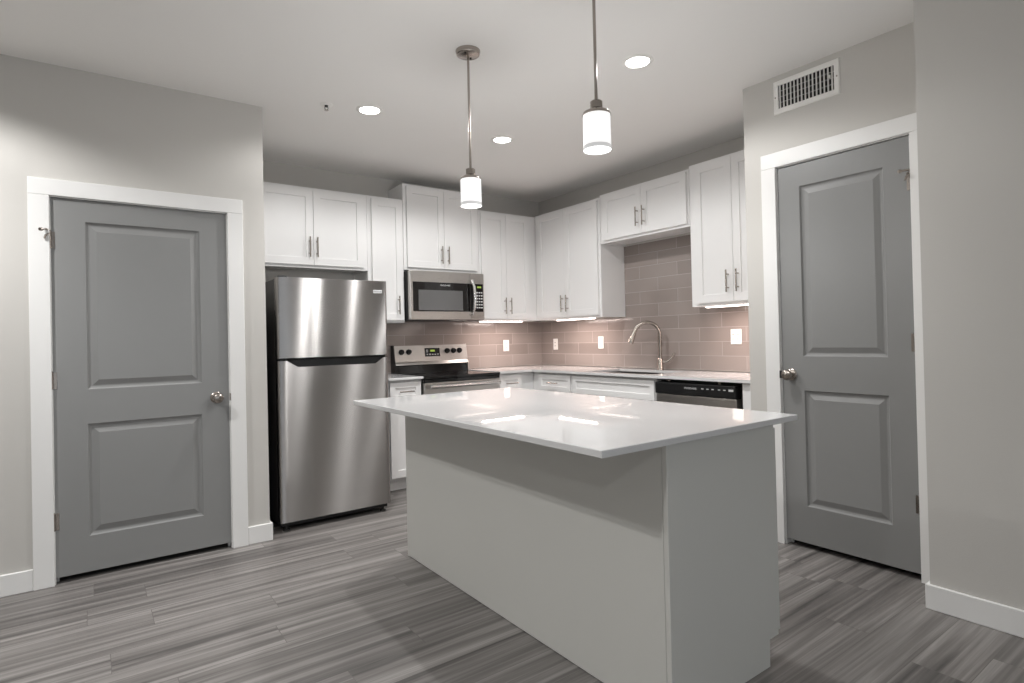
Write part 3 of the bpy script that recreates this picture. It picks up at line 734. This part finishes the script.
# dishwasher
t = thing('dishwasher', 'stainless dishwasher with a black control strip under the sink-run countertop', 'dishwasher', (XR, 0, 0), ROT)
d0, d1 = -2.862, -2.164; yF = -.632
obj('tub', B(d0+.004, d1-.004, yF+.06, -.03, .09, .892), M['blacksoft'], t)
obj('toe_panel', B(d0+.01, d1-.01, yF+.085, yF+.10, 0, .105), M['black'], t)
dr = obj('door', B(d0+.004, d1-.034, yF, yF+.058, .112, .795, .006, 2), M['steel_side'], t, label='stainless door')
bm = new(); box(bm, d0+.002, d1-.034, yF-.010, yF+.058, .798, .882, .008, 2)
cpn = obj('control_panel', bm, M['black'], t, label='black control strip')
obj('handle_pocket', B(d0+.235, d0+.365, yF-.0115, yF, .7995, .816, .001), M['darkgap'], cpn)
letters('strip_lettering', 'FRIGIDAIRE', .020, M['letter'], cpn, (d0+.315, yF-.0105, .848))
for k, kx in enumerate((.405, .445, .485, .535, .575)): obj('button_mark', B(d0+kx, d0+kx+.018, yF-.0106, yF-.0098, .848, .854), M['letter'], cpn)
obj('indicator', B(d0+.615, d0+.650, yF-.0106, yF-.0098, .844, .858), M['letter'], cpn)
for kx in (.11, .53):
    bm = new(); box(bm, d0+kx, d0+kx+.02, yF+.002, yF+.05, .888, .904); lathe(bm, [(0, 0), (.005, 0), (.005, .003), (0, .003)], (d0+kx+.01, yF+.001, .896), (0, -1, 0), 10)
    obj('mounting_bracket', bm, M['nickel'], t)

# ------------------------------------------------------------------ island
IX0, IX1, IY0, IY1 = 1.155, 2.215, 1.172, 3.075
ITB = .885
BX0, BX1, BY0, BY1 = 1.450, 2.066, 1.187, 3.052
o = obj('island_countertop', B(IX0, IX1, IY0, IY1, ITB, ITB+.0225, .002), M['quartz']); tag(o, 'large white quartz top of the kitchen island, glossy with reflections', 'countertop')
t = thing('kitchen_island', 'pale grey panelled kitchen island base standing in the middle of the plank floor', 'island', ((BX0+BX1)/2, (BY0+BY1)/2, 0))
ox, oy = (BX0+BX1)/2, (BY0+BY1)/2
def IB(x0, x1, y0, y1, z0, z1, bev=0.0): return B(x0-ox, x1-ox, y0-oy, y1-oy, z0, z1, bev=bev)
obj('waist_panel', IB(BX0, BX0+.018, BY0+.021, BY1-.021, .003, ITB, .001), M['island'], t)
for nm, y0 in (('end_panel', BY0), ('end_panel', BY1-.020)):
    bm = new(); prism(bm, [(BX0-ox, 0), (BX1-.062-ox, 0), (BX1-.062-ox, .100), (BX1-ox, .100), (BX1-ox, ITB), (BX0-ox, ITB)], 1, y0-oy, y0+.020-oy)
    bmesh.ops.bevel(bm, geom=list(bm.edges), offset=.0012, segments=1, affect='EDGES')
    obj(nm, bm, M['island'], t)
obj('carcass', IB(BX0+.018, BX1-.002, BY0+.021, BY1-.021, .100, ITB), M['island'], t)
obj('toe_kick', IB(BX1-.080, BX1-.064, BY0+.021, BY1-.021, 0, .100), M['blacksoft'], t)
n = 4; wd = (BY1-BY0-.01)/n
for k in range(n):
    a = BY0+.005+k*wd
    d = obj('door', shaker(-(a+wd-.0015-oy), -(a+.0015-oy), .112, .868, -.021), M['island'], t)
    d.rotation_euler = (0, 0, PI/2); d.location = (BX1-ox, 0, 0)
    h = obj('handle', pull_bm(.135), M['nickel'], d, True); h.location = (-(a-oy)-(.04 if k % 2 else wd-.04), -.021, .76)

# ------------------------------------------------------------------ air vent and sprinkler
VY0, VY1, VZ0, VZ1 = -1.811, -1.440, 2.494, 2.687
t = thing('air_vent', 'white slotted air vent high on the right wall above the door', 'vent', (XD, (VY0+VY1)/-2, (VZ0+VZ1)/2), ROT)
vw, vh = (VY1-VY0)/2, (VZ1-VZ0)/2
bm = new(); f_ = .030
prism_pts = [(-vw, -vh), (vw, -vh), (vw, vh), (-vw, vh)]
def vring(ins, y): return [bm.verts.new((sx*(vw-ins), y, sz*(vh-ins))) for sx, sz in ((-1, -1), (1, -1), (1, 1), (-1, 1))]
rs = [vring(0, 0), vring(0, -.003), vring(.005, -.009), vring(f_-.004, -.009), vring(f_, -.006), vring(f_, 0)]
for a, b in zip(rs, rs[1:]):
    for k in range(4): bm.faces.new((a[k], a[(k+1) % 4], b[(k+1) % 4], b[k]))
obj('frame', bm, M['white'], t)
obj('duct_back', B(-vw+f_, vw-f_, -.0012, -.0002, -vh+f_, vh-f_), M['darkgap'], t)  # near-black sheet painted as the shade behind the fins
bm0 = None; nf = 15; iw = 2*(vw-f_)
bm = new(); prism(bm, [(-.0030, -.0072), (-.0018, -.0078), (.0030, -.0018), (.0018, -.0014)], 2, -vh+f_+.0005, vh-f_-.0005)
fin = obj('fin', bm, M['white'], t); fin.location = (-vw+f_+iw*.5/nf, 0, 0)
for k in range(1, nf):
    c = fin.copy(); COL.objects.link(c); c.parent = t; c.location = (-vw+f_+iw*(k+.5)/nf, 0, 0)
bm = new()
for k in range(3): tube(bm, [(-vw+f_, -.0024, -vh+f_+2*(vh-f_)*(k+1)/4), (vw-f_, -.0024, -vh+f_+2*(vh-f_)*(k+1)/4)], .0010, 6)
obj('cross_wire', bm, M['white'], t)
for s in (-1, 1):
    bm = new(); lathe(bm, [(0, 0), (.0045, 0), (.004, .002), (0, .0026)], (s*(vw-.014), -.0088, 0), (0, -1, 0), 14); obj('screw', bm, M['nickel'], t, True)
bm = new(); box(bm, vw-f_-.022, vw-f_-.016, -.016, -.006, .0, .018, .001); obj('damper_lever', bm, M['white'], t)

t = thing('fire_sprinkler', 'small fire sprinkler head set in the ceiling left of the recessed lights', 'sprinkler', (1.215, 3.592, H))
bm = new(); lathe(bm, [(.012, -.008), (.022, -.006), (.036, -.004), (.040, 0), (.012, 0)], n=30); obj('escutcheon', bm, M['white'], t, True)
bm = new(); tube(bm, [(0, 0, -.002), (0, 0, -.016)], .010, 14)
for s in (-1, 1): tube(bm, [(s*.009, 0, -.014), (s*.011, 0, -.026), (0, 0, -.036)], .0022, 8)
obj('head', bm, M['blacksoft'], t, True)
bm = new(); lathe(bm, [(0, -.036), (.013, -.036), (.013, -.0375), (0, -.0375)], n=18); obj('deflector', bm, M['nickel'], t, True)
